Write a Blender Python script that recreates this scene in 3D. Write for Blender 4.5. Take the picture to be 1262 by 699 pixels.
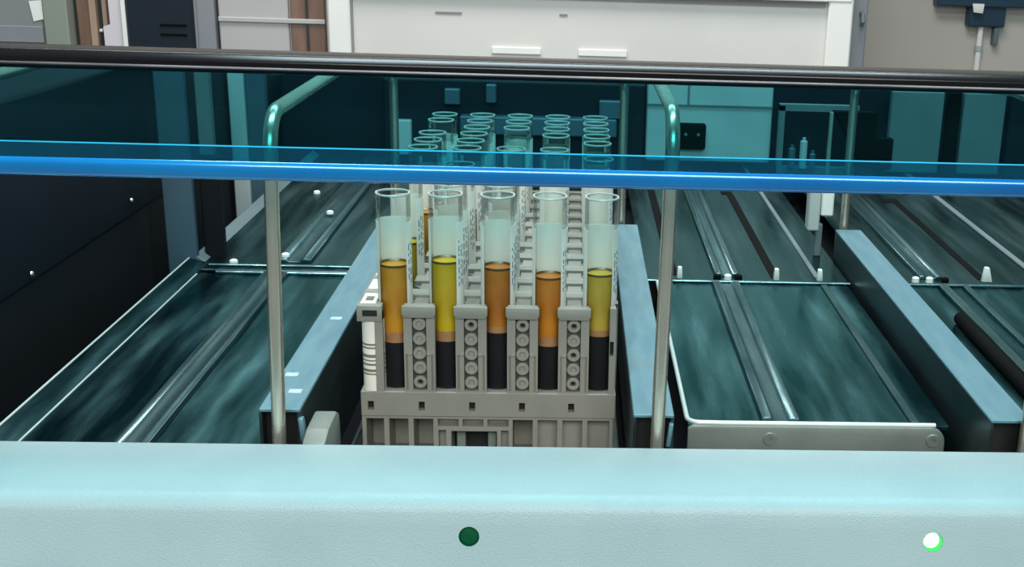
import bpy, bmesh, math, random
from mathutils import Vector, Matrix
random.seed(7)
S = 0.001                                   # the scene is laid out in millimetres
for o in list(bpy.data.objects): bpy.data.objects.remove(o)
scene = bpy.context.scene
COL = scene.collection

# ------------------------------------------------------------------ camera
def make_camera():
    px, py, pz = 28.7801, -478.3544, 145.3002
    yaw, pitch, roll = 0.0574, 0.316, 0.0343
    fwd = Vector((math.sin(yaw)*math.cos(pitch), math.cos(yaw)*math.cos(pitch), -math.sin(pitch)))
    right = Vector((math.cos(yaw), -math.sin(yaw), 0)); up = right.cross(fwd)
    r = math.cos(roll)*right + math.sin(roll)*up
    u = -math.sin(roll)*right + math.cos(roll)*up
    cd = bpy.data.cameras.new('camera'); co = bpy.data.objects.new('camera', cd); COL.objects.link(co)
    m = Matrix.Identity(4)
    for i in range(3): m[i][0], m[i][1], m[i][2] = r[i], u[i], -fwd[i]
    m.translation = Vector((px*S, py*S, pz*S)); co.matrix_world = m
    cd.sensor_fit = 'HORIZONTAL'; cd.sensor_width = 36
    cd.lens = 1556.424/1262*36
    cd.shift_x = -(788.4972-631)/1262; cd.shift_y = (406.5458-349.5)/1262
    cd.clip_start = 0.02; cd.clip_end = 50
    scene.camera = co
make_camera()

# ------------------------------------------------------------------ world, lights, exposure
w = bpy.data.worlds.new('world'); scene.world = w; w.use_nodes = True
w.node_tree.nodes['Background'].inputs[0].default_value = (0.46, 0.63, 0.65, 1)
w.node_tree.nodes['Background'].inputs[1].default_value = 0.42
def area(name, loc, target, sx, sy, power, color):
    ld = bpy.data.lights.new(name, 'AREA'); ld.shape = 'RECTANGLE'; ld.size = sx*S; ld.size_y = sy*S
    ld.energy = power; ld.color = color
    o = bpy.data.objects.new(name, ld); COL.objects.link(o); o.location = Vector(loc)*S
    d = (Vector(target)-Vector(loc)).normalized(); o.rotation_euler = d.to_track_quat('-Z', 'Y').to_euler()
    return o
area('lamp_over_bay', (60, -40, 1300), (40, 40, 0), 1100, 260, 24, (0.74, 0.95, 1.0))
area('lamp_over_front', (120, -1250, 720), (0, 0, -20), 1100, 500, 18.5, (1.0, 0.975, 0.91))
area('lamp_over_room', (-100, 1150, 1500), (0, 1900, -200), 1800, 500, 40, (1.0, 0.965, 0.93))
vs = scene.view_settings
vs.view_transform = 'Standard'; vs.look = 'None'; vs.exposure = 0.0; vs.gamma = 1.0; vs.use_curve_mapping = False

# ------------------------------------------------------------------ materials
def lin(c):
    return tuple(((v/255)/12.92 if v/255 <= 0.04045 else ((v/255+0.055)/1.055)**2.4) for v in c) + (1,)
def mat(name, rgb, rough=0.5, metal=0.0, rgb2=None, scale=60, detail=3, bump=0.0, bscale=None, rough2=None,
        stretch=None, spec=0.5, coat=0.0, emit=0.0, trans=0.0, lo=0.35, hi=0.65, sss=0.0):
    m = bpy.data.materials.new(name); m.use_nodes = True
    nt = m.node_tree; N = nt.nodes; L = nt.links; b = N['Principled BSDF']
    b.inputs['Base Color'].default_value = lin(rgb); b.inputs['Roughness'].default_value = rough
    b.inputs['Metallic'].default_value = metal; b.inputs['Specular IOR Level'].default_value = spec
    b.inputs['Coat Weight'].default_value = coat; b.inputs['Transmission Weight'].default_value = trans
    if emit: b.inputs['Emission Color'].default_value = lin(rgb); b.inputs['Emission Strength'].default_value = emit
    tc = N.new('ShaderNodeTexCoord'); mp = N.new('ShaderNodeMapping'); L.new(tc.outputs['Object'], mp.inputs[0])
    if stretch: mp.inputs['Scale'].default_value = stretch
    if rgb2 or rough2 is not None:
        n = N.new('ShaderNodeTexNoise'); n.inputs['Scale'].default_value = scale; n.inputs['Detail'].default_value = detail
        L.new(mp.outputs[0], n.inputs[0])
        mr = N.new('ShaderNodeMapRange'); mr.inputs[1].default_value = lo; mr.inputs[2].default_value = hi
        L.new(n.outputs[0], mr.inputs[0])
        if rgb2:
            mx = N.new('ShaderNodeMix'); mx.data_type = 'RGBA'
            mx.inputs[6].default_value = lin(rgb); mx.inputs[7].default_value = lin(rgb2)
            L.new(mr.outputs[0], mx.inputs[0]); L.new(mx.outputs[2], b.inputs['Base Color'])
        if rough2 is not None:
            m2 = N.new('ShaderNodeMapRange'); m2.inputs[3].default_value = rough; m2.inputs[4].default_value = rough2
            L.new(mr.outputs[0], m2.inputs[0]); L.new(m2.outputs[0], b.inputs['Roughness'])
    if bump:
        n2 = N.new('ShaderNodeTexNoise'); n2.inputs['Scale'].default_value = bscale or scale; n2.inputs['Detail'].default_value = 2
        L.new(mp.outputs[0], n2.inputs[0])
        bp = N.new('ShaderNodeBump'); bp.inputs['Strength'].default_value = bump; bp.inputs['Distance'].default_value = 0.0004
        L.new(n2.outputs[0], bp.inputs['Height']); L.new(bp.outputs[0], b.inputs['Normal'])
    return m
def clear_mat(name, tint, film, film_rgb, rough=0.03, blend=0.3, gl=0.6):
    """thin clear wall: tinted see-through, mirror gloss growing towards the rim, a faint milky film"""
    m = bpy.data.materials.new(name); m.use_nodes = True
    nt = m.node_tree; N = nt.nodes; L = nt.links
    for n in list(N): N.remove(n)
    out = N.new('ShaderNodeOutputMaterial'); tr = N.new('ShaderNodeBsdfTransparent'); tr.inputs[0].default_value = tint + (1,)
    g = N.new('ShaderNodeBsdfGlossy'); g.inputs['Roughness'].default_value = rough
    d = N.new('ShaderNodeBsdfDiffuse'); d.inputs[0].default_value = lin(film_rgb)
    noise = N.new('ShaderNodeTexNoise'); noise.inputs['Scale'].default_value = 90
    tc = N.new('ShaderNodeTexCoord'); L.new(tc.outputs['Object'], noise.inputs[0])
    mr = N.new('ShaderNodeMapRange'); mr.inputs[3].default_value = film*0.7; mr.inputs[4].default_value = film*1.3
    L.new(noise.outputs[0], mr.inputs[0])
    m1 = N.new('ShaderNodeMixShader'); L.new(mr.outputs[0], m1.inputs[0]); L.new(tr.outputs[0], m1.inputs[1]); L.new(d.outputs[0], m1.inputs[2])
    lw = N.new('ShaderNodeLayerWeight'); lw.inputs[0].default_value = blend
    mu = N.new('ShaderNodeMath'); mu.operation = 'MULTIPLY'; mu.inputs[1].default_value = gl; L.new(lw.outputs['Fresnel'], mu.inputs[0])
    m2 = N.new('ShaderNodeMixShader'); L.new(mu.outputs[0], m2.inputs[0]); L.new(m1.outputs[0], m2.inputs[1]); L.new(g.outputs[0], m2.inputs[2])
    L.new(m2.outputs[0], out.inputs[0])
    return m
M = {}
M['panel'] = mat('pale_panel_plastic', (167, 190, 194), 0.36, rgb2=(161, 185, 190), scale=30, bump=0.5, bscale=2200, spec=0.5)
M['rack'] = mat('grey_rack_plastic', (138, 137, 128), 0.5, rgb2=(131, 131, 123), scale=80, bump=0.08, bscale=900)
M['rack_dark'] = mat('rack_recess_shade', (62, 66, 62), 0.6, rgb2=(54, 58, 55), scale=90)  # darker copy of the rack plastic, recess shade put into the colour
M['hole'] = mat('hole_shade_black', (14, 16, 16), 0.7, rgb2=(18, 20, 20), scale=90)  # near-black stands in for the shade inside holes and openings
M['white_label'] = mat('white_rack_label', (236, 232, 220), 0.5, rgb2=(230, 227, 216), scale=120)
M['grey_print'] = mat('grey_printed_bars', (120, 118, 108), 0.6, rgb2=(108, 106, 98), scale=120)
M['rail_top'] = mat('brushed_aluminium_rail', (110, 150, 162), 0.42, 0.5, rgb2=(94, 134, 148), scale=40, stretch=(4, 0.6, 4), rough2=0.5)
M['scuff'] = mat('bright_scuff', (188, 210, 214), 0.5, rgb2=(150, 180, 190), scale=400)
M['rail_side'] = mat('dark_anodised_side', (50, 66, 70), 0.32, 0.75, rgb2=(62, 80, 84), scale=30, stretch=(2, 0.5, 2), rough2=0.42)
M['deck'] = mat('smudge_reflection_deck', (30, 62, 68), 0.15, 0.9, rgb2=(92, 136, 142), scale=34, detail=6, stretch=(2.2, 0.28, 1), rough2=0.42, lo=0.40, hi=0.74)  # long colour streaks imitate reflections; roughness varies as smudges
M['deck_back'] = mat('dim_steel_deck', (40, 58, 60), 0.22, 0.9, rgb2=(74, 96, 98), scale=30, detail=6, stretch=(2.4, 0.25, 1), rough2=0.4)  # same reflection streaks painted into a darker steel
M['rib'] = mat('polished_deck_rib', (116, 142, 146), 0.2, 0.9, rgb2=(64, 90, 96), scale=40, stretch=(2, 0.4, 2), rough2=0.4)
M['tray'] = mat('painted_tray_grey', (122, 131, 124), 0.42, 0.2, rgb2=(113, 123, 117), scale=70)
M['tray_lip'] = mat('pale_tray_lip', (196, 212, 208), 0.35, 0.3, rgb2=(184, 202, 199), scale=70)
M['steel_rod'] = mat('polished_steel_rod', (216, 206, 190), 0.26, 0.85, rgb2=(204, 195, 180), scale=60, rough2=0.28)
M['black'] = mat('black_bay_panel', (8, 14, 20), 0.7, rgb2=(11, 18, 25), scale=20, spec=0.2)
M['navy'] = mat('blue_black_side_panel', (13, 23, 33), 0.7, rgb2=(17, 28, 39), scale=14, spec=0.2)
M['bluegrey'] = mat('blue_grey_post_paint', (62, 88, 102), 0.45, rgb2=(56, 80, 94), scale=20)
M['palegrey'] = mat('pale_grey_paint', (168, 182, 182), 0.5, rgb2=(158, 173, 174), scale=20)
M['midgrey'] = mat('mid_grey_paint', (96, 112, 116), 0.5, rgb2=(86, 102, 106), scale=20)
M['slot'] = mat('black_parts_slot_shade', (8, 10, 11), 0.85, rgb2=(11, 13, 14), scale=30, spec=0.08)  # for real black parts, and as painted shade inside open slots
M['peg'] = mat('white_nylon_peg', (226, 232, 226), 0.4, rgb2=(214, 222, 218), scale=80)
M['frame'] = mat('glossy_black_trim', (12, 10, 13), 0.22, rgb2=(16, 13, 17), scale=30, spec=0.35)
M['frame_edge'] = mat('satin_frame_highlight', (112, 108, 110), 0.45, 0.7, rgb2=(86, 83, 86), scale=30)
M['acrylic'] = clear_mat('teal_acrylic_sheet', (0.42, 0.75, 0.78), 0.004, (30, 120, 140), rough=0.03, blend=0.15, gl=0.16)
M['acrylic_refraction'] = clear_mat('teal_refraction_band', (0.20, 0.66, 0.78), 0.07, (10, 130, 170), rough=0.05, blend=0.3, gl=0.5)
M['edge_blue'] = mat('blue_acrylic_edge', (0, 134, 206), 0.16, 0.2, rgb2=(0, 104, 180), scale=9, coat=0.5, stretch=(1, 1, 1))  # opaque blue stands in for light piped to the sheet's edge
M['refracted_edge'] = mat('cyan_refraction_line', (20, 160, 196), 0.2, 0.2, rgb2=(14, 140, 178), scale=9, coat=0.5)
M['glass'] = clear_mat('clear_tube_wall', (0.982, 0.99, 0.984), 0.012, (210, 228, 218), rough=0.05, blend=0.25, gl=0.6)
M['glass_rim'] = clear_mat('tube_rim_highlight', (0.85, 0.9, 0.87), 0.5, (240, 248, 242), rough=0.08, blend=0.5, gl=0.8)  # half white, so the rim's highlight sits in its colour
for k in ('deck', 'deck_back', 'rib'): M[k].node_tree.nodes['Principled BSDF'].inputs['Specular Tint'].default_value = (0.45, 0.66, 0.68, 1)
def paper_mat():
    m = mat('tube_label_paper', (250, 250, 244), 0.6, rgb2=(244, 246, 240), scale=200)
    nt = m.node_tree; b = nt.nodes['Principled BSDF']; out = nt.nodes['Material Output']
    tr = nt.nodes.new('ShaderNodeBsdfTranslucent'); tr.inputs[0].default_value = (0.95, 0.97, 0.93, 1)
    mx = nt.nodes.new('ShaderNodeMixShader'); mx.inputs[0].default_value = 0.4
    nt.links.new(b.outputs[0], mx.inputs[1]); nt.links.new(tr.outputs[0], mx.inputs[2]); nt.links.new(mx.outputs[0], out.inputs[0])
    return m
M['paper'] = paper_mat()
M['ink'] = mat('blue_black_ink', (116, 126, 156), 0.6, rgb2=(100, 110, 142), scale=200)
M['gel'] = mat('separator_gel', (166, 124, 82), 0.4, rgb2=(150, 106, 68), scale=220)
M['clot'] = mat('dark_blood_clot', (14, 8, 18), 0.6, rgb2=(9, 7, 15), scale=160, spec=0.1)
SER = {'amber': ((192, 136, 20), (178, 120, 16)), 'yellow': ((190, 164, 4), (178, 150, 4)), 'rust': ((170, 104, 8), (154, 88, 5)),
       'orange': ((188, 118, 4), (174, 102, 3)), 'straw': ((182, 158, 52), (168, 144, 42))}
for k, (a, b) in SER.items():
    M['serum_'+k] = mat('serum_'+k, a, 0.35, rgb2=b, scale=110, spec=0.3)
    M['meniscus_'+k] = mat('meniscus_'+k, tuple(int(v*0.42) for v in a), 0.25, rgb2=tuple(int(v*0.36) for v in a), scale=110)
M['led_off'] = mat('green_lens_unlit', (0, 88, 55), 0.6, rgb2=(0, 76, 48), scale=300, spec=0.15)
M['led_on'] = mat('green_lens_lit', (150, 255, 170), 0.3, rgb2=(130, 255, 150), scale=300, emit=2.6)
M['led_halo'] = mat('green_light_halo', (0, 190, 70), 0.3, rgb2=(0, 170, 60), scale=300)  # bright green wall imitates the halo round the lit light
M['wall'] = mat('beige_wall_paint', (186, 180, 172), 0.7, rgb2=(180, 174, 167), scale=3)
M['roomfloor'] = mat('grey_vinyl_floor', (150, 150, 146), 0.5, rgb2=(140, 140, 137), scale=5)
M['white_case'] = mat('off_white_instrument_case', (214, 210, 206), 0.45, rgb2=(206, 202, 199), scale=4)
M['door_grey'] = mat('pale_grey_door', (178, 174, 174), 0.5, rgb2=(170, 166, 167), scale=5)
M['white_trim'] = mat('clean_white_trim', (232, 230, 226), 0.45, rgb2=(226, 224, 221), scale=6)
M['case_seam'] = mat('grey_case_seam', (140, 138, 136), 0.6, rgb2=(130, 128, 127), scale=6)
M['sage'] = mat('sage_grey_paint', (136, 142, 132), 0.6, rgb2=(128, 134, 125), scale=5)
M['grey_part'] = mat('grey_partition', (128, 132, 132), 0.5, rgb2=(120, 125, 126), scale=5)
M['brown'] = mat('brown_wood', (126, 98, 84), 0.55, rgb2=(106, 80, 68), scale=9, stretch=(6, 6, 0.6))
M['tan'] = mat('tan_wood_edge', (178, 152, 134), 0.55, rgb2=(164, 138, 120), scale=9, stretch=(6, 6, 0.6))
M['darkgap'] = mat('charcoal_gap', (44, 48, 50), 0.6, rgb2=(38, 42, 45), scale=9)
M['pinkwhite'] = mat('pinkish_white_board', (206, 198, 204), 0.55, rgb2=(198, 190, 197), scale=5)
M['navycab'] = mat('navy_cabinet_paint', (8, 18, 32), 0.45, rgb2=(10, 22, 36), scale=6)
M['slab'] = mat('cool_grey_slab', (136, 136, 142), 0.5, rgb2=(126, 127, 134), scale=6)
M['navybox'] = mat('navy_box_paint', (28, 58, 78), 0.4, rgb2=(24, 50, 70), scale=6)

# ------------------------------------------------------------------ mesh helpers
class MB:
    def __init__(s): s.bm = bmesh.new()
    def box(s, x0, x1, y0, y1, z0, z1, bev=0, seg=1):
        t = bmesh.new(); bmesh.ops.create_cube(t, size=1)
        for v in t.verts: v.co = ((x0+x1)/2+v.co.x*(x1-x0), (y0+y1)/2+v.co.y*(y1-y0), (z0+z1)/2+v.co.z*(z1-z0))
        if bev: bmesh.ops.bevel(t, geom=t.edges[:], offset=bev, segments=seg, affect='EDGES', profile=0.5)
        return s._add(t)
    def _add(s, t):
        me = bpy.data.meshes.new('t'); t.to_mesh(me); t.free(); s.bm.from_mesh(me); bpy.data.meshes.remove(me); return s
    def prism(s, poly, a0, a1, axis='x', bev=0, seg=2):
        """poly: 2-D outline; axis x -> (y,z), axis z -> (x,y), axis y -> (x,z)"""
        t = bmesh.new()
        f = {'x': lambda p, a: (a, p[0], p[1]), 'y': lambda p, a: (p[0], a, p[1]), 'z': lambda p, a: (p[0], p[1], a)}[axis]
        A = [t.verts.new(f(p, a0)) for p in poly]; B = [t.verts.new(f(p, a1)) for p in poly]; n = len(poly)
        t.faces.new(A); t.faces.new(B[::-1])
        for i in range(n): t.faces.new((A[i], B[i], B[(i+1) % n], A[(i+1) % n]))
        bmesh.ops.recalc_face_normals(t, faces=t.faces[:])
        if bev: bmesh.ops.bevel(t, geom=t.edges[:], offset=bev, segments=seg, affect='EDGES', profile=0.5)
        return s._add(t)
    def lathe(s, prof, c=(0, 0, 0), seg=28, a0=0, a1=2*math.pi, axis='z', tilt=None):
        t = bmesh.new(); full = abs(a1-a0-2*math.pi) < 1e-6; k = seg if full else seg+1; rings = []
        for r, z in prof:
            row = []
            for i in range(k):
                a = a0+(a1-a0)*i/seg
                p = (r*math.cos(a), r*math.sin(a), z)
                if axis == 'y': p = (p[0], p[2], p[1])
                if axis == 'x': p = (p[2], p[0], p[1])
                p = Vector(p)
                if tilt: p.rotate(Matrix.Rotation(tilt, 3, 'X'))
                row.append(t.verts.new(p+Vector(c)))
            rings.append(row)
        for a, b in zip(rings, rings[1:]):
            for i in range(seg):
                j = (i+1) % k; t.faces.new((a[i], a[j], b[j], b[i]))
        bmesh.ops.remove_doubles(t, verts=t.verts[:], dist=1e-5)
        bmesh.ops.recalc_face_normals(t, faces=t.faces[:])
        return s._add(t)
    def rod(s, path, r, seg=16):
        t = bmesh.new(); P = [Vector(p) for p in path]; rings = []; ref = None
        for i, p in enumerate(P):
            d = (P[min(i+1, len(P)-1)]-P[max(i-1, 0)]).normalized()
            if ref is None: ref = Vector((1, 0, 0)) if abs(d.x) < 0.9 else Vector((0, 1, 0))
            u = (ref-d*ref.dot(d)).normalized(); v = d.cross(u); ref = u
            rings.append([t.verts.new(p+r*(math.cos(2*math.pi*k/seg)*u+math.sin(2*math.pi*k/seg)*v)) for k in range(seg)])
        for a, b in zip(rings, rings[1:]):
            for i in range(seg): t.faces.new((a[i], a[(i+1) % seg], b[(i+1) % seg], b[i]))
        t.faces.new(rings[0][::-1]); t.faces.new(rings[-1])
        bmesh.ops.recalc_face_normals(t, faces=t.faces[:])
        return s._add(t)
    def cut(s, other):
        """boolean difference, applied at once"""
        def tmp(bm):
            me = bpy.data.meshes.new('t'); bm.to_mesh(me); bm.free(); o = bpy.data.objects.new('t', me); COL.objects.link(o); return o
        a, b = tmp(s.bm), tmp(other.bm)
        md = a.modifiers.new('b', 'BOOLEAN'); md.operation = 'DIFFERENCE'; md.object = b; md.solver = 'EXACT'
        dg = bpy.context.evaluated_depsgraph_get(); me = bpy.data.meshes.new_from_object(a.evaluated_get(dg))
        s.bm = bmesh.new(); s.bm.from_mesh(me)
        for o in (a, b): d = o.data; bpy.data.objects.remove(o); bpy.data.meshes.remove(d)
        bpy.data.meshes.remove(me); return s
    def mesh(s, name, m, origin=(0, 0, 0), smooth=35):
        o = Vector(origin)
        for v in s.bm.verts: v.co = (v.co-o)*S
        me = bpy.data.meshes.new(name); s.bm.to_mesh(me); s.bm.free(); me.materials.append(M[m])
        me.shade_smooth(); me.set_sharp_from_angle(angle=math.radians(smooth)); return me
def put(name, me, parent=None, loc=(0, 0, 0)):
    o = bpy.data.objects.new(name, me); COL.objects.link(o); o.location = Vector(loc)*S
    if parent: o.parent = parent
    return o
class Thing:
    """an Empty at the thing's base; part() adds one mesh part given in world millimetres"""
    def __init__(s, name, label, cat, base, group=None, kind=None):
        s.base = Vector(base); s.o = put(name, None, None, base); s.o.empty_display_size = 0.01; tag(s.o, label, cat, group, kind)
    def part(s, name, mb, m, parent=None, smooth=35, label=None):
        o = put(name, mb.mesh(name, m, s.base, smooth), parent or s.o)
        if label: o['label'] = label
        return o
def tag(o, label=None, cat=None, group=None, kind=None):
    for k, v in (('label', label), ('category', cat), ('group', group), ('kind', kind)):
        if v: o[k] = v
    return o
def solo(name, mb, m, base, label, cat, group=None, smooth=35):
    return tag(put(name, mb.mesh(name, m, base, smooth), None, base), label, cat, group)
def structure(name, mb, m, base, label, cat='room'):
    return tag(put(name, mb.mesh(name, m, base), None, base), label, cat, None, 'structure')
def copy_tree(o, parent=None):
    c = o.copy(); COL.objects.link(c)
    if parent: c.parent = parent
    for ch in list(o.children): copy_tree(ch, c)
    return c
ORD = ['front', 'second', 'third', 'fourth', 'fifth', 'sixth', 'seventh', 'eighth', 'ninth', 'tenth', 'eleventh']

# ------------------------------------------------------------------ the room behind
structure('floor', MB().box(-2200, 2200, -900, 2700, -920, -900), 'roomfloor', (0, 900, -900), 'grey vinyl laboratory floor far below the analyser', 'floor')
structure('wall_back', MB().box(-2200, 2200, 2600, 2640, -900, 1500), 'wall', (0, 2600, -900), 'beige painted wall behind the white instrument', 'wall')

# ------------------------------------------------------------------ the analyser bay
bay = Thing('wall_bay', 'dark recessed loading bay of the laboratory analyser with steel posts and panels', 'analyser bay', (40, 230, -72), None, 'structure')
bay.part('base_plate', MB().box(-330, 460, -62, 560, -76, -72), 'black')
bay.part('side_panel', MB().box(-214, -206, -62, 560, -72, -14, 1), 'black')
bay.part('side_panel', MB().prism([(-62, -14), (560, -14), (560, 20), (258, 54), (200, 62), (-62, 66)], -330, -205, 'x', 1.2), 'navy')
bay.part('side_panel', MB().box(420, 428, -62, 560, -72, 18), 'navy')
bay.part('back_panel', MB().box(-330, 428, 552, 560, -72, 20), 'navy')
bay.part('corner_post', MB().box(-196, -180, 214, 219, -72, 64, 0.6), 'bluegrey')
bay.part('corner_post', MB().box(-179, -168, 226, 232, -72, 12, 0.6), 'black')
bay.part('corner_post', MB().box(-178, -170, 226, 232, 12, 64, 0.6), 'midgrey')
for x0, x1, y, z1, mm in ((-203.5, -193, 388, 40, 'palegrey'), (-193, -180, 392, 40, 'bluegrey')):
    bay.part('upright', MB().box(x0, x1, y, y+8, -72, z1, 0.6), mm)
cp = bay.part('centre_panel', MB().box(-120, 84, 520, 530, -72, 20, 1), 'navy')
bay.part('ledge', MB().box(-60, 62, 508, 522, -20, -6, 1), 'bluegrey', cp)
for x0, x1, z0, z1 in ((-112, -98, -38, -11), (-72, -60, 2, 14), (-40, -32, 4, 18), (48, 70, -6, 8)):
    bay.part('bracket', MB().box(x0, x1, 512, 520, z0, z1, 0.8), 'palegrey' if x0 == -112 else 'bluegrey', cp)
rp = bay.part('light_panel', MB().box(86, 186, 524, 532, -40, 22, 1), 'palegrey')
bay.part('seam', MB().box(86, 186, 522.6, 524.2, 4, 5.4), 'midgrey', rp)
bay.part('seam', MB().box(118, 119.4, 522.6, 524.2, 5, 22), 'midgrey', rp)
so = bay.part('socket', MB().box(111, 133, 516, 524.5, -29, -9, 1), 'slot')
for x in (117, 127):
    bay.part('contact', MB().lathe([(0, 0), (1.2, 0), (1.2, 1.2), (0, 1.2)], (x, 515, -17), 12, axis='y'), 'midgrey', so)
mech = bay.part('mechanism_frame', MB().box(188, 250, 500, 506, -44, -38).box(188, 192, 498, 506, -44, 10).box(188, 250, 498, 506, 6, 11), 'midgrey')
for x0, x1, z0, z1, mm in ((196, 202, -38, -20, 'bluegrey'), (205, 211, -38, -14, 'palegrey'), (213, 218, -38, -24, 'bluegrey')):
    bay.part('valve', MB().lathe([(0, z0), ((x1-x0)/2, z0), ((x1-x0)/2, z1-3), (1.4, z1-2), (1.4, z1), (0, z1)], ((x0+x1)/2, 496, 0), 14), mm, mech)
bay.part('black_bracket', MB().prism([(228, 8), (262, 8), (262, -12), (276, -12), (276, -36), (254, -36)], 486, 496, 'y', 0.6), 'slot')
for x0, x1, mm in ((280, 322, 'midgrey'), (326, 336, 'slot'), (338, 372, 'midgrey'), (376, 420, 'navy')):
    bay.part('cover_plate', MB().box(x0, x1, 518, 526, -44, 21, 0.8), mm)
bay.part('upright', MB().box(215.5, 218, 440, 443, -46, 14), 'steel_rod')
for (x, y, z) in ((-204.6, 60, -10), (-204.6, 190, -6)):
    bay.part('screw', MB().lathe([(0, 0), (1.3, 0), (1.0, 0.8), (0, 0.9)], (x, y, z), 12, axis='x'), 'steel_rod')

# deck plates, front and rear
def deck(name, label, x0, x1, y0, y1, z, m):
    return Thing(name, label, 'deck plate', ((x0+x1)/2, (y0+y1)/2, z-2)), MB().box(x0, x1, y0, y1, z-2, z, 0.3)
def rib_mb(x0, x1, y0, y1, z, h=2.2):
    wv = x1-x0
    return MB().prism([(x0, z), (x0+0.6, z+h), (x0+wv*0.27, z+h), (x0+wv*0.34, z+h*0.35), (x0+wv*0.66, z+h*0.35), (x0+wv*0.73, z+h), (x1-0.6, z+h), (x1, z)], y0, y1, 'y', 0.28, 1)
t, b = deck('deck_plate', 'smudged steel deck plate left of the rack lane, front section', -174, -84.5, -60, 192, -46, 'deck')
t.part('plate', b, 'deck')
t.part('flange', MB().prism([(-174, -46), (-184, -43.6), (-184.6, -44.4), (-174, -48)], -60, 214, 'y'), 'deck')
t.part('flange_highlight', MB().rod([(-184.4, -60, -43.7), (-184.4, 80, -43.7), (-184.4, 214, -43.7)], 0.55, 8), 'tray_lip')  # pale rods put the bright edge highlights into the shape
t.part('flange_highlight', MB().rod([(-173.6, -60, -45.9), (-173.6, 60, -45.9), (-173.6, 190, -45.9)], 0.4, 8), 'tray_lip')
t.part('rib', rib_mb(-138.5, -124.5, -60, 190, -46), 'rib')
t.part('edge_bar', MB().box(-164, -86, 190.4, 193.4, -46, -44.2, 0.4), 'rib')
t, b = deck('deck_plate', 'dim steel deck plate behind the cross bar, far left', -184, -84.5, 200, 545, -46, 'deck_back')
t.part('plate', b, 'deck_back')
t.part('rib', rib_mb(-137, -117, 216, 540, -46), 'rib')
t.part('flange', MB().prism([(-176, -46), (-181, -42), (-182, -42.6), (-178, -47)], 214, 545, 'y'), 'midgrey')
t.part('edge_bar', MB().box(-172, -86, 206, 208.5, -46, -44.6, 0.4), 'rib')
for x, y in ((-133, 222), (-128, 330), (-150, 400), (-160, 214)):
    t.part('screw', MB().lathe([(0, 0), (2.4, 0), (2.2, 1.4), (1.4, 2), (0, 2.1)], (x, y, -45.9 if x in (-150, -160) else -43.8), 14), 'peg')
t, b = deck('deck_plate', 'dark steel deck plate behind the sample racks', -67, 51, 262, 545, -46, 'deck_back')
t.part('plate', b, 'deck_back'); t.part('rib', rib_mb(-28, -14, 264, 540, -46), 'rib')
t, b = deck('deck_plate', 'steel deck plate with black slots behind the empty right tray', 69, 184, 194, 545, -46, 'deck_back')
t.part('plate', b, 'deck_back')
t.part('rib', rib_mb(109, 123, 204, 540, -46), 'rib')
t.part('rib', MB().box(166, 169, 204, 540, -46.2, -45, 0.4), 'midgrey')
for x, y0, y1 in ((86, 206, 440), (143.5, 203, 428)):
    sl = t.part('slot', MB().box(x-2.6, x+2.6, y0, y1, -46.1, -45.6, 0.2), 'slot')  # raised black strip stands in for the dark inside of a slot
    t.part('notch', MB().box(x-6, x+2, y1, y1+9, -46.1, -45.5, 0.2), 'slot', sl)
for x in (89, 143.5, 168):
    t.part('peg', MB().prism([(x-1.6, -46), (x+1.6, -46), (x+1.1, -39.5), (x-1.1, -39.5)], 198.5, 202, 'y', 0.4), 'peg')
for x in (110, 116, 122):
    t.part('screw', MB().lathe([(0, 0), (2.2, 0), (2, 2.4), (1.2, 3), (0, 3.1)], (x, 199, -46), 14), 'peg' if x == 116 else 'slot')
t, b = deck('deck_plate', 'steel deck plate at the far right rear, beyond the last rail', 201.5, 418, 196, 545, -46, 'deck_back')
t.part('plate', b, 'deck_back')
t.part('rib', rib_mb(226, 240, 206, 540, -46), 'rib')
t.part('rib', MB().box(296, 300, 206, 540, -46.2, -44.6, 0.4), 'midgrey')
sl = t.part('slot', MB().box(261, 266, 208, 412, -46.1, -45.6, 0.2), 'slot'); t.part('notch', MB().box(255, 266, 412, 424, -46.1, -45.5, 0.2), 'slot', sl)
t.part('peg', MB().prism([(262, -46), (268, -46), (265.5, -37.5), (263, -37.5)], 203, 206, 'y', 0.4), 'peg')
for x in (223, 231, 240):
    t.part('screw', MB().lathe([(0, 0), (2.2, 0), (2, 2.4), (1.2, 3), (0, 3.1)], (x, 201, -46), 14), 'peg' if x < 235 else 'slot')
t, b = deck('deck_plate', 'steel deck plate with long ribs at the far right front', 201.5, 418, -40, 194, -46, 'deck')
t.part('plate', b, 'deck')
t.part('rib', MB().box(246.5, 250, -40, 190, -46.2, -43.8, 0.5), 'rib')
t.part('rib', MB().box(233, 238, -40, 190, -46.2, -43.6, 0.5), 'rib')
t.part('rib', MB().box(213, 216, -40, 190, -46.2, -44.4, 0.4), 'midgrey')
t.part('edge_bar', MB().box(203, 418, 191, 194, -46, -44.4, 0.4), 'rib')
t.part('cable_channel', MB().rod([(226, 124, -43), (226, 118, -43), (226, 60, -43), (226, -40, -43)], 3.4), 'slot')

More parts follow.
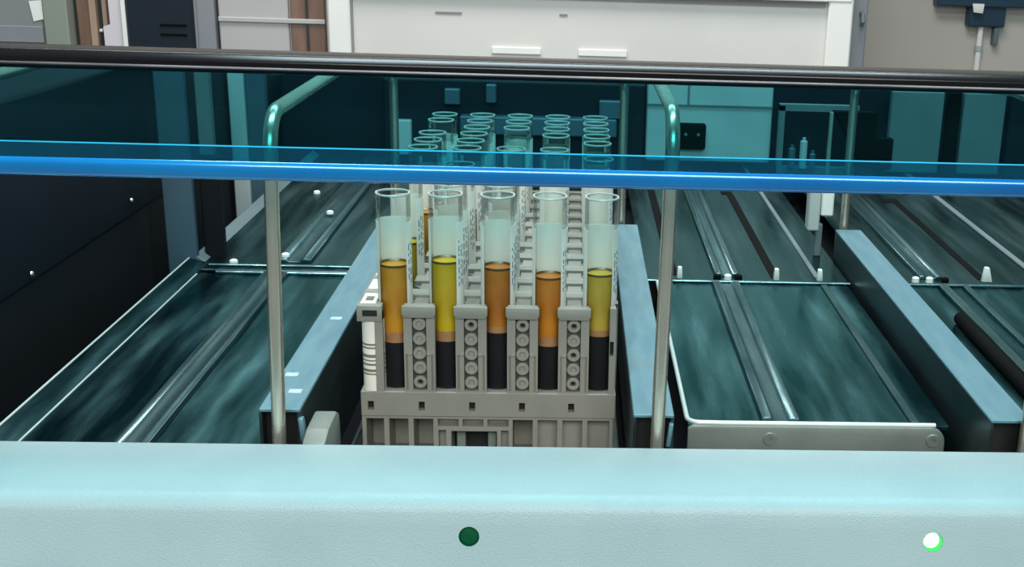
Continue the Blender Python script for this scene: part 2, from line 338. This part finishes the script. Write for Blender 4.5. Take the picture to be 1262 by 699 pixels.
# guide rails
def rail(name, label, x0, x1, y0, y1):
    t = Thing(name, label, 'rail', ((x0+x1)/2, (y0+y1)/2, -72), 'guide rails between the lanes')
    t.part('top_plate', MB().box(x0, x1, y0, y1, -29.4, -28, 0.3), 'rail_top')
    t.part('side_wall', MB().box(x0, x0+1.1, y0, y1, -72, -29.4), 'rail_side')
    t.part('side_wall', MB().box(x1-1.1, x1, y0, y1, -72, -29.4), 'rail_side')
    t.part('channel_shade', MB().box(x0+1.1, x1-1.1, y0+6, y1-2, -72, -29.6), 'hole')  # black block stands in for the shade inside the hollow channel
    return t
r1 = rail('guide_rail', 'pale topped guide rail just left of the sample racks', -83.4, -68.6, -48, 250)
for y, x in ((-30, -74), (-12, -79), (60, -75)):
    r1.part('scuff_sticker', MB().box(x-2.4, x+2.4, y-2, y+2, -28, -27.9), 'scuff')
r1.part('end_clip', MB().prism([(-69.2, -31), (-67.4, -31), (-66.4, -40), (-68.4, -40)], -50, -47, 'y', 0.3), 'rail_top')
r2 = rail('guide_rail', 'pale topped guide rail just right of the sample racks', 52.2, 67.2, -49, 251)
r2.part('end_clip', MB().prism([(65.4, -31), (67, -31), (66, -40), (64.4, -40)], -51, -48, 'y', 0.3), 'rail_top')
rail('guide_rail', 'pale topped guide rail at the right edge of the empty tray', 185.2, 200.6, -50, 249)

# empty tray to the right of the racks
t = Thing('empty_tray', 'empty shallow steel tray with pale rounded rim, right of the racks', 'tray', (127, 87, -72))
t.part('tray_floor', MB().box(76, 182, -13, 190, -48, -46, 0.3), 'deck')
t.part('rib', rib_mb(105.5, 121.5, -11, 188, -46), 'rib')
t.part('rib', MB().box(166.5, 170, -11, 188, -46.2, -44.8, 0.4), 'rib')
t.part('rim', MB().rod([(76, 190, -45.6), (76, 90, -45.6), (76, -8, -45.6)] + [(76+5*(1-math.cos(a)), -8-5*math.sin(a), -45.6) for a in (0.3, 0.6, 0.9, 1.2, 1.5)] + [(90, -13.2, -45.6), (120, -13.2, -45.6), (176, -13.2, -45.6)], 1.0, 10), 'tray_lip')
fw = MB().prism([(76, -72), (76, -47.6), (78, -46.2), (174, -46.2)] + [(174+6*math.sin(a), -52.2+6*math.cos(a)) for a in (0.3, 0.6, 0.9, 1.2, 1.57)] + [(180, -72)], -15, -12.6, 'y', 0.3)
fwo = t.part('front_wall', fw, 'tray')
for x in (109, 175):
    t.part('screw', MB().lathe([(0, 0.6), (0.9, 0.6), (1.0, 0), (2.6, 0), (2.9, 0.7)], (x, -15.7, -51.5), 18, axis='y'), 'tray', fwo)
t.part('cross_bar', MB().box(69, 184, 190.5, 193, -46, -44.6, 0.4), 'rib')

# small clip by the rear end of the right rail
t = Thing('latch_block', 'small grey and white latch block behind the right guide rail', 'latch', (176, 256, -46))
t.part('post', MB().box(174.5, 178.5, 254, 258, -46, -26, 0.5), 'midgrey')
t.part('grey_block', MB().box(169, 176, 252, 262, -30, -6, 0.8), 'palegrey')
t.part('white_block', MB().box(176.6, 184, 253, 261, -21, -5, 0.8), 'peg')

# ------------------------------------------------------------------ bent guard rods over the rails
def guard_rod(label, xb, xt, xback, yb, ztop=80):
    t = Thing('guard_rod', label, 'rod', (xb, -54, -72), 'bent guard rods over the rails')
    r, n = 13, 7
    P = [(xb, -54, -72), (xb+(xt-xb)*0.5, -54, 0), (xt, -54, ztop-r)]
    P += [(xt, -54+r*(1-math.cos(a)), ztop-r+r*math.sin(a)) for a in [math.pi/2*i/n for i in range(1, n+1)]]
    ym, zb = 42+(83-ztop)*9.0, 60.0
    P += [(xt, ym-8, ztop), (xt, ym, ztop-0.3), (xt, ym+8, ztop-1.1), (xback, yb-r, zb+0.8)]
    P += [(xback, yb-r+r*math.sin(a), zb-r+r*math.cos(a)) for a in [math.pi/2*i/n for i in range(1, n+1)]]
    P += [(xback, yb, 20), (xback, yb, -46)]
    t.part('bent_rod', MB().rod(P, 2.5, 18), 'steel_rod')
    t.part('foot_collar', MB().lathe([(2.5, -72), (4.4, -72), (4.4, -66), (2.5, -65)], (xb, -54, 0), 18), 'steel_rod')
    t.part('foot_collar', MB().lathe([(2.5, -46), (4.2, -46), (4.2, -41), (2.5, -40)], (xback, yb, 0), 18), 'steel_rod')
guard_rod('bent steel guard rod over the rail left of the sample racks', -76, -72.4, -75, 258, 79)
guard_rod('bent steel guard rod over the rail right of the sample racks', 60.4, 62.2, 57.5, 258, 83)
guard_rod('bent steel guard rod over the rightmost rail, its corner outside the frame', 197, 199, 191.5, 256, 86)
guard_rod('bent steel guard rod at the far left, only its upper run in view', -205, -205, -205, 258, 76)

# ------------------------------------------------------------------ tray under the racks
t = Thing('rack_tray', 'grey loading tray under the row of sample racks', 'tray', (-2, 105, -72))
t.part('tray_base', MB().box(-58, 49.5, -22, 236, -72, -64.5, 0.6), 'tray')
t.part('side_wall', MB().box(-58, -56.2, -22, 236, -64.5, -58, 0.3), 'rail_side')
t.part('handle_arm', MB().prism([(-63, -72), (-63, -40), (-60, -36.2), (-52, -33.8), (-36, -33.4), (-32, -35.4), (-31, -40), (-31, -72)], -66, -57.6, 'x', 1.1, 2), 'tray')

# ------------------------------------------------------------------ sample racks
RX0, RX1, SLOT = -53.0, 46.6, 4.0
def column_outline(cx, y0=-9.6, y1=9.6):
    """plan outline of a divider column: hollowed on both sides by the tube bores"""
    R0 = 7.3; ye = math.sqrt(R0*R0-SLOT*SLOT); pts = []
    ys = [-ye+2*ye*i/8 for i in range(9)]
    right = [(cx+10-SLOT, y0)] + [(cx+10-math.sqrt(max(R0*R0-y*y, 0)), y) for y in ys] + [(cx+10-SLOT, y1)]
    left = [(2*cx-x, y) for x, y in right][::-1]
    return right + left
def half_outline(x_out, cx, y0=-9.6, y1=9.6):
    R0 = 7.3; ye = math.sqrt(R0*R0-SLOT*SLOT); sgn = 1 if cx > x_out else -1
    ys = [-ye+2*ye*i/8 for i in range(9)]
    return [(x_out, y0), (cx-sgn*SLOT, y0)] + [(cx-sgn*math.sqrt(max(R0*R0-y*y, 0)), y) for y in ys] + [(cx-sgn*SLOT, y1), (x_out, y1)]
Z0, ZS, ZL = -64.5, -35.4, -46.0     # foot, slot bottom, lower edge of the ledge
def build_rack(y, label, detailed):
    t = Thing('sample_rack', label, 'rack', (-3, y, Z0), 'grey five position sample racks')
    def mb(): return MB()
    def off(poly): return [(a, b+y) for a, b in poly]
    # base with the ledge, small windows and the honeycomb foot
    base = MB().box(RX0-0.4, RX1+0.4, y-9.7, y+9.7, ZL, ZS, 0.35)
    foot = MB().box(RX0-0.2, RX1-0.4, y-9.5, y+9.5, Z0, ZL)
    if detailed:
        c = MB()
        for x in (-49.5, -29.6, -9.8, 9.9, 29.4): c.box(x-1.2, x+1.2, y-12, y-6.5, -43.4, -39.6)
        base.cut(c)
        c = MB()
        for x0, x1 in ((-51.6, -44.6), (-42.6, -35.0), (-33.0, -25.2), (6.2, 14.2), (16.2, 24), (26, 34), (36, 44.8)): c.box(x0, x1, y-12, y+(7.0 if x0 < 10 else -4.0), Z0-2, ZL-0.9)
        for x0, x1 in ((-23.4, -15.2), (-13.6, -5.4), (-3.8, 4.6)): c.box(x0, x1, y-12, y-5, ZL-4.0, ZL-0.9)
        foot.cut(c); c = MB()
        for x0, x1 in ((-23.2, -20.2), (1.6, 4.6)): c.box(x0, x1, y-12, y-5, Z0-2, ZL-5.6)
        c.box(-18.2, 0, y-12, y+2, Z0-2, ZL-6.0)
        foot.cut(c)
    bo = t.part('ledge_base', base, 'rack', smooth=20)
    fo = t.part('honeycomb_foot', foot, 'rack', smooth=20)
    if detailed:
        for x in (-49.5, -29.6, -9.8, 9.9, 29.4): t.part('window_shade', MB().box(x-1.2, x+1.2, y-6.6, y-6.2, -43.4, -39.6), 'hole', bo)
        t.part('recess_shade', MB().box(-18, -0.2, y+1.6, y+2.2, Z0+0.2, ZL-6.2), 'hole', fo)
        for x0, x1 in ((-16.5, -13), (-4, -0.6)): t.part('recess_bracket', MB().box(x0, x1, y-4, y+1.6, Z0+0.2, ZL-8.6, 0.3), 'tray', fo)
    # four divider columns
    for k in range(4):
        cx = -30+20*k
        body = MB().prism(off(column_outline(cx)), ZS-0.2, -2.4, 'z')
        if detailed:
            body.cut(MB().box(cx-2.75, cx+2.75, y-12, y-7.2, ZS+0.6, -3.6).box(cx-5.3, cx-4.5, y-12, y-8.4, ZS+0.6, -20).box(cx+4.5, cx+5.3, y-12, y-8.4, ZS+0.6, -20))
        co = t.part('column', body, 'rack', smooth=25)
        for s in (-1, 1):
            ya, yb_ = (y-9.6, y-6.0) if s < 0 else (y+6.0, y+9.6)
            t.part('top_bar', MB().box(cx-5.9, cx+5.9, ya, yb_, -2.6, 0, 0.3), 'rack', co)
        t.part('waist_bar', MB().box(cx-2.9, cx+2.9, y-6.1, y+6.1, -2.5, -1.3, 0.2), 'rack', co)
        if detailed:
            t.part('front_cap', MB().prism([(cx-6.5, 0.2), (cx+6.5, 0.2), (cx+6.5, -3.2), (cx+5.6, -4.6), (cx-5.6, -4.6), (cx-6.5, -3.2)], y-11, y-9.0, 'y', 0.35), 'rack', co)
            t.part('channel_back', MB().box(cx-2.75, cx+2.75, y-7.3, y-6.9, ZS+0.6, -3.6), 'rack_dark', co)
            for j in range(5):
                z = -7.6-6.0*j
                open_ = (k == 0 and j == 4) or (k == 3 and j in (2, 4)) or (k > 0 and j == 0)
                ri = [(1.0, -8.9), (1.35, -9.35), (2.3, -9.35), (2.62, -9.0), (2.62, -7.2)]
                t.part('ring', MB().lathe([(0.95, -7.3)]+ri, (cx, y, z), 20, axis='y'), 'rack', co)
                t.part('ring_core', MB().lathe([(0, -8.7 if not open_ else -7.5), (1.0, -8.7 if not open_ else -7.5), (1.0, -7.3)], (cx, y, z), 16, axis='y'), 'hole' if open_ else 'rack', co)
            for s in (-1, 1):
                t.part('guide_pip', MB().lathe([(0, -0.9), (0.55, -0.7), (0.7, 0)], (cx+s*3.5, y-9.6, -19.6), 10, axis='y'), 'rack', co)
    # left end: rounded post carrying the barcode label
    lo = t.part('end_column', MB().prism(off([(-46.2, -4.0), (-46.2, 9.6)] + half_outline(-51.4, -40)[-1:] + [(-51.4, -4.0)]), ZS-0.2, -2.4, 'z').prism(off([p for p in half_outline(-47.4, -40)]), ZS-0.2, -2.4, 'z'), 'rack', smooth=25)
    t.part('end_cap', MB().prism(off(half_outline(-53.6, -40, -10.6, 9.6)), -6.4, 0, 'z', 0.25), 'rack', lo, 25)
    if detailed:
        post = [(4.4, ZS), (4.4, -6.4), (0, -6.4)]
        t.part('barcode_label', MB().lathe([(4.35, ZS), (4.35, -6.4)], (-48.2, y-5.4, 0), 28, math.radians(150), math.radians(390)), 'white_label', lo)
        for z, h in ((-16.0, .55), (-17.4, .5), (-20.6, .9), (-22.6, .4), (-24.2, .6), (-26.6, .8), (-28.2, .45)):
            t.part('printed_bar', MB().lathe([(4.42, z-h), (4.46, z), (4.42, z+h*0.4)], (-48.2, y-5.4, 0), 24, math.radians(178), math.radians(352)), 'grey_print', lo)
        t.part('cap_window', MB().box(-51.4, -45.8, y-10.75, y-10.4, -4.2, -1.8), 'hole', lo)  # black plate painted in for the shaded hole in the cap
    st = t.part('top_sticker', MB().box(-52.6, -46.8, y-7.5, y+6, 0, 0.15), 'white_label', lo)
    if detailed: t.part('sticker_print', MB().box(-51.2, -48.2, y-4, y+1.5, 0.15, 0.2), 'grey_print', lo)
    # right end column
    ro = MB().prism(off(half_outline(46.4, 40)), ZS-0.2, 0, 'z')
    if detailed: ro.cut(MB().box(44.2, 45.7, y-12, y-7, -19.4, -13.4).prism([(43.2, -40), (44.8, -34), (46.4, -30), (49, -30), (49, -40)], y-12, y-11.9, 'y'))
    roo = t.part('end_column', ro, 'rack', smooth=25)
    if detailed: t.part('column_window', MB().box(44.1, 45.8, y-7.2, y-6.9, -19.4, -13.4), 'hole', roo)
    t.part('back_web', MB().box(RX0+3, RX1-1, y+8.4, y+9.6, ZS-0.2, -14), 'rack_dark')
    return t
build_rack(0, 'grey five-position sample rack at the front, its ringed columns and barcode facing out', True)
proto = build_rack(20, 'grey five-position sample rack, second from the front', False).o
for n in range(2, 11):
    c = copy_tree(proto); c.location.y = 20*n*S
    c['label'] = 'grey five-position sample rack, %s from the front of the row' % ORD[n]

# ------------------------------------------------------------------ sample tubes
ZT, ZB = 42.4, -45.0
TUBE_MESH = {}
def tube_meshes():
    ro, ri = 6.55, 5.85
    prof = [(0, ZB), (2.6, ZB+0.5), (4.8, ZB+2.1), (6.1, ZB+4.6), (ro, ZB+8), (ro, ZT-0.8), (ro+0.15, ZT-0.3), (ro, ZT), (ri, ZT), (ri-0.05, ZT-0.4), (ri, ZT-1)]
    TUBE_MESH['glass'] = MB().lathe(prof, seg=32).mesh('glass_wall', 'glass')
    TUBE_MESH['rim'] = MB().lathe([(ri+0.1, ZT-0.5), (ri+0.15, ZT+0.05), (ro+0.05, ZT+0.1), (ro+0.2, ZT-0.25), (ro+0.05, ZT-0.7)], seg=32).mesh('rim', 'glass_rim')
tube_meshes()
def liquid(r, z0, z1, top=0.0):
    if z0 < ZB+6: p = [(0, z0), (2.4, z0+0.4), (4.2, z0+1.7), (5.3, z0+3.8), (r, z0+7), (r, z1), (0, z1-top)]
    else: p = [(0, z0), (r, z0), (r, z1), (r-0.6, z1-top), (0, z1-top)]
    return MB().lathe(p, seg=28)
TUBE_CACHE = {}
def tube(col, n, label, serum, level, gel0, gel1, gap=(-52, 44), lab_top=31, lab_bot=-30, extra=None):
    """gap: angles left and right of straight ahead (towards the viewer) where the wrapped label leaves the wall clear"""
    x, y = -40+20*col, 20*n
    e = put('sample_tube', None, None, (x, y, ZB)); e.empty_display_size = 0.01
    tag(e, label, 'test tube', 'capless sample tubes standing in the racks')
    L = (0, 0, -ZB)
    put('glass_wall', TUBE_MESH['glass'], e, L); put('rim', TUBE_MESH['rim'], e, L)
    key = (serum, level, gel0, gel1)
    if key not in TUBE_CACHE:
        TUBE_CACHE[key] = (liquid(5.75, gel1, level, 0.5).mesh('serum', 'serum_'+serum), liquid(5.76, gel0, gel1).mesh('gel', 'gel'),
                           liquid(5.77, ZB+0.8, gel0).mesh('clot', 'clot'),
                           MB().lathe([(5.9, level-0.5), (5.93, level), (5.9, level+0.45), (5.2, level-0.2)], seg=28).mesh('meniscus', 'meniscus_'+serum))
    for nm, me in zip(('serum', 'separator_gel', 'blood_clot', 'meniscus'), TUBE_CACHE[key]): put(nm, me, e, L)
    a0, a1 = math.radians(-90+gap[1]), math.radians(270+gap[0])
    lb = put('wrapped_label', MB().lathe([(6.62, lab_bot), (6.62, lab_top), (6.72, lab_top), (6.72, lab_bot), (6.62, lab_bot)], seg=30, a0=a0, a1=a1).mesh('wrapped_label', 'paper'), e, L)
    # printed lines of the label near its right hand edge, running along the tube
    m = MB(); rr = random.Random(col*31+n)
    for j in range(3):
        aa = a0+math.radians(9+11*j); z = lab_top-7-2*rr.random()
        while z > lab_top-24:
            h = 0.8+2.2*rr.random(); m.lathe([(6.76, z-h), (6.78, z)], seg=2, a0=aa, a1=aa+math.radians(4.5)); z -= h+0.7+rr.random()
    put('printed_text', m.mesh('printed_text', 'ink'), lb)
    return e
tube(0, 0, 'front rack sample tube with amber serum, nearest the white barcode post', 'amber', 14.2, -16.6, -12.4, (-50, 50), 31.5)
tube(1, 0, 'front rack sample tube with bright yellow serum, second from left', 'yellow', 16.0, -15.8, -11.6, (-56, 40), 32)
tube(2, 0, 'front rack sample tube with rust orange serum, in the middle', 'rust', 13.8, -12.0, -9.2, (-50, 48), 31)
tube(3, 0, 'front rack sample tube with deep orange serum, second from right', 'orange', 10.4, -17.2, -13.4, (-54, 44), 30)
tube(4, 0, 'front rack sample tube with straw yellow serum, rightmost', 'straw', 12.0, -12.8, -10.2, (-52, 42), 30)
rows = {0: (2, 5, 6, 7, 9, 10), 1: (1, 3, 5, 6, 7, 8, 9, 10), 2: (1, 2, 5, 8, 9, 10), 3: (5, 7, 8, 9, 10), 4: (4, 6, 7, 8, 9, 10)}
COLW = ['leftmost', 'second from left', 'middle', 'second from right', 'rightmost']
kinds = list(SER)
for c_, ns in rows.items():
    for n in ns:
        k = kinds[(c_*2+n*3) % 5]; lv = (12 if c_ < 3 else 1)+((c_*5+n*3) % 5)
        tube(c_, n, 'clear sample tube in the %s rack from the front, %s position' % (ORD[n], COLW[c_]), k, lv, -15, -11, (-50+4*(n % 3), 46-3*(n % 4)), 30+(n+c_) % 3)

# ------------------------------------------------------------------ front panel
t = Thing('front_panel', 'pale blue-white analyser front panel with two round indicator lights', 'panel', (10, -100, -220))
prof = [(-62, -70), (-62, -36.4), (-62.6, -35.5), (-64, -35.2)]
for i in range(6):
    a = math.radians(78*i/5); prof.append((-101.0-6*math.sin(a), -41.2+6*math.cos(a)))
prof += [(-114, -86), (-128, -220), (-110, -220), (-90, -70)]
pm = MB().prism(prof, -330, 380, 'x')
# outward normal of the sloping face below the fold
fy0, fz0 = prof[9]; fdir = Vector((0, -114-fy0, -86-fz0)).normalized(); fn = Vector((0, fdir.z, -fdir.y))
if fn.y > 0: fn = -fn
def on_face(x, s): return Vector((x, fy0, fz0))+fdir*s
LEDS = [(-3.1, 7.7), (149.6, 8.4)]
tl = math.atan2(-fn.y, fn.z)
cut = MB()
for x, s in LEDS: cut.lathe([(0, -4), (3.35, -4), (3.35, 6), (0, 6)], on_face(x, s), 28, tilt=tl)
pm.cut(cut)
t.part('panel_shell', pm, 'panel', smooth=30)
for i, (x, s) in enumerate(LEDS):
    p = on_face(x, s)
    t.part('indicator_light', MB().lathe([(0, -1.3), (1.6, -1.45), (2.75, -2.0), (2.75, -3.6), (0, -3.6)] if i else [(0, -1.7), (1.6, -1.75), (3.2, -2.0), (3.2, -3.6), (0, -3.6)], p, 28, tilt=tl), 'led_on' if i else 'led_off',
           label='glowing green round indicator light' if i else 'unlit dark green round indicator light')
    t.part('light_sleeve', MB().lathe([(3.34, -0.1), (3.2, -0.2), (3.2, -3.4), (3.34, -3.4)], p, 28, tilt=tl), 'led_halo' if i else 'led_off')

# ------------------------------------------------------------------ tinted cover with its black top frame
t = Thing('tinted_cover', 'teal tinted clear cover with bright blue lower edge and glossy black frame', 'cover', (10, -100, 68))
sl = math.atan2(97.5-75.0, -70+112.0); u = Vector((math.cos(sl), math.sin(sl))); nrm = Vector((-math.sin(sl), math.cos(sl)))
A = Vector((-112, 74.2)); TH = 6.4; BAND = 7.2
def q(a, b): v = A+u*a-nrm*b; return (v.x, v.y)
X0, X1 = -330, 380
t.part('clear_sheet', MB().prism([q(BAND, 0), q(50, 0), q(50, TH), q(BAND, TH)], X0, X1, 'x'), 'acrylic')
t.part('refraction_band', MB().prism([q(0.3, 0), q(BAND, 0), q(BAND, TH), q(0.3, TH)], X0, X1, 'x'), 'acrylic_refraction')  # denser tint imitates the edge seen refracted through the sheet
t.part('blue_edge', MB().prism([q(0.3-2.2*math.sin(math.pi*i/10), TH/2-(TH/2+0.02)*math.cos(math.pi*i/10)) for i in range(11)], X0, X1, 'x'), 'edge_blue', smooth=60)
t.part('refraction_line', MB().prism([q(BAND-0.3, 0.0), q(BAND-0.3, -0.15), q(BAND+0.3, -0.15), q(BAND+0.3, 0)], X0, X1, 'x'), 'refracted_edge')  # thin cyan strip imitates the refracted far edge line
fr = MB().prism([(-72.5, 94.6), (-73, 98.4), (-71, 100.4), (-64, 101.2), (-62, 99.6), (-62, 94.6)], X0, X1, 'x', 0.5, 2)
t.part('black_frame', fr, 'frame')
t.part('frame_highlight', MB().rod([(X0, -72.8, 96.2), (10, -72.8, 96.2), (X1, -72.8, 96.2)], 0.5, 10), 'frame_edge')  # grey rod imitates the thin highlight along the glossy frame

# ------------------------------------------------------------------ things standing in the room
Y = 1800
t = Thing('white_instrument', 'large off-white laboratory instrument standing behind the analyser', 'instrument', (60, 2000, -900))
t.part('case', MB().box(-397, 512, Y, 2350, -900, 520, 6), 'white_case')
t.part('corner_trim', MB().box(-400, -362, Y-14, Y, -900, 500, 3), 'white_trim')
t.part('corner_trim', MB().box(472, 516, Y-14, Y, -900, 500, 3), 'white_trim')
t.part('panel_seam', MB().box(-358, 468, Y-4, Y, 4, 11), 'case_seam')
t.part('panel_seam', MB().box(-362, -358, Y-4, Y, -700, 400), 'case_seam')
for x in (-118, 34): t.part('label_strip', MB().box(x, x+86, Y-5, Y, -92, -80, 1), 'white_trim')
t.part('marking', MB().box(-216, -170, Y-2, Y, -26, -23), 'case_seam'); t.part('marking', MB().box(0, 14, Y-2, Y, -24, -21), 'case_seam')
t.part('top_rail', MB().box(-397, 512, Y-16, Y, 14, 30, 2), 'white_trim')
t = Thing('glazed_cupboard', 'pale cupboard with a brown door beside the white instrument', 'cupboard', (-500, 1900, -900))
t.part('cabinet_body', MB().box(-598, -402, 1830, 2200, -900, 450, 4), 'white_case')
t.part('door', MB().box(-470, -410, 1818, 1830, -880, 430, 2), 'brown')
t.part('door', MB().box(-594, -474, 1818, 1830, -880, 430, 2), 'door_grey')
t.part('door_seam', MB().box(-443, -439, 1815, 1819, -880, 430), 'darkgap')
t.part('shelf_edge', MB().box(-594, -410, 1814, 1818, -52, -44, 1), 'door_grey')
t = Thing('navy_cabinet', 'dark navy cabinet standing left of the pale cupboard', 'cabinet', (-690, 1900, -900))
t.part('cabinet_body', MB().box(-748, -633, Y, 2150, -900, 420, 4), 'navycab')
t.part('vent_slot', MB().box(-690, -645, Y-2, Y, -62, -58), 'slot'); t.part('vent_slot', MB().box(-690, -645, Y-2, Y, -78, -74), 'slot')
t = Thing('grey_column', 'cool grey column between the navy cabinet and the pale cupboard', 'column', (-616, 1850, -900))
t.part('shaft', MB().box(-633, -600, Y+12, 2100, -900, 520, 3), 'slab'); t.part('edge_strip', MB().box(-633, -629, Y+6, Y+12, -900, 520, 1), 'grey_part')
t = Thing('white_board', 'pinkish white board leaning beside the navy cabinet', 'board', (-766, 1800, -900))
t.part('board', MB().prism([(-786, -900), (-748, -900), (-748, 400), (-778, 400), (-778, -62), (-790, -66)], Y+8, Y+26, 'y', 1), 'pinkwhite')
t.part('edge', MB().box(-756, -748, Y+2, Y+8, -900, 400, 1), 'white_trim')
t = Thing('wooden_door', 'brown wooden folding door with tan edges at the far left', 'door', (-820, 1850, -900))
for x0, x1, mm, d in ((-852, -846, 'darkgap', 6), (-846, -824, 'brown', 0), (-824, -812, 'tan', -4), (-812, -802, 'darkgap', 8), (-802, -794, 'tan', -2), (-794, -782, 'brown', 2)):
    t.part('door_leaf', MB().box(x0, x1, 1845+d, 1880, -900, 480, 1), mm)
t.part('knob', MB().lathe([(0, -7), (2.6, -6.4), (3.2, -4), (1.6, -2), (1.6, 9)], (-806, 1847, -76), 16, axis='y'), 'white_trim')
t = Thing('sage_pillar', 'sage grey pillar between the grey partition and the brown door', 'pillar', (-874, 1830, -900))
t.part('shaft', MB().box(-896, -854, 1820, 2050, -900, 560, 3), 'sage'); t.part('plinth', MB().box(-899, -852, 1815, 2053, -900, -800, 3), 'sage')
t = Thing('grey_partition', 'grey partition panel at the far left edge', 'partition', (-1100, 1830, -900))
t.part('panel', MB().box(-1500, -898, 1825, 1860, -900, 560, 3), 'grey_part'); t.part('rail', MB().box(-1500, -898, 1818, 1825, -98, -70, 1), 'slab')
solo('paper_note', MB().prism([(-918, -28), (-889, -25), (-889, -56), (-913, -62)], 1823.5, 1825, 'y'), 'white_trim', (-903, 1824, -62), 'white paper note stuck on the grey partition', 'note')
t = Thing('grey_slab', 'tall cool grey slab against the right side of the white instrument', 'slab', (540, 1850, -900))
t.part('board', MB().box(520, 552, 1830, 2300, -900, 480, 3), 'slab'); t.part('edge_strip', MB().box(518, 524, 1822, 1830, -900, 480, 1), 'grey_part')
t.part('hook', MB().rod([(540, 1830, -6), (540, 1816, -8), (540, 1812, -20), (540, 1818, -26)], 4), 'midgrey')
t = Thing('wall_box', 'navy wall box with a white tag on the beige wall, top right', 'wall box', (1000, 2590, -78))
t.part('housing', MB().box(962, 1052, 2570, 2600, -78, 40, 3), 'navybox')
t.part('upper_housing', MB().box(880, 1110, 2560, 2600, -32, 70, 3), 'navybox')
t.part('tag', MB().prism([(964, -24), (992, -24), (990, -46), (968, -44)], 2553, 2560, 'y', 1), 'white_trim')
t.part('lever', MB().box(1030, 1042, 2575, 2600, -120, -78, 2), 'midgrey')
t = Thing('conduit_pipe', 'pale vertical conduit running down the beige wall below the box', 'pipe', (1000, 2590, -900))
t.part('pipe', MB().rod([(1000, 2588, -900), (1000, 2588, -400), (1000, 2588, -78)], 7), 'white_trim')
for z in (-130, -500): t.part('clamp', MB().lathe([(7, z-6), (9.5, z-6), (9.5, z+6), (7, z+6)], (1000, 2588, 0), 16), 'palegrey')
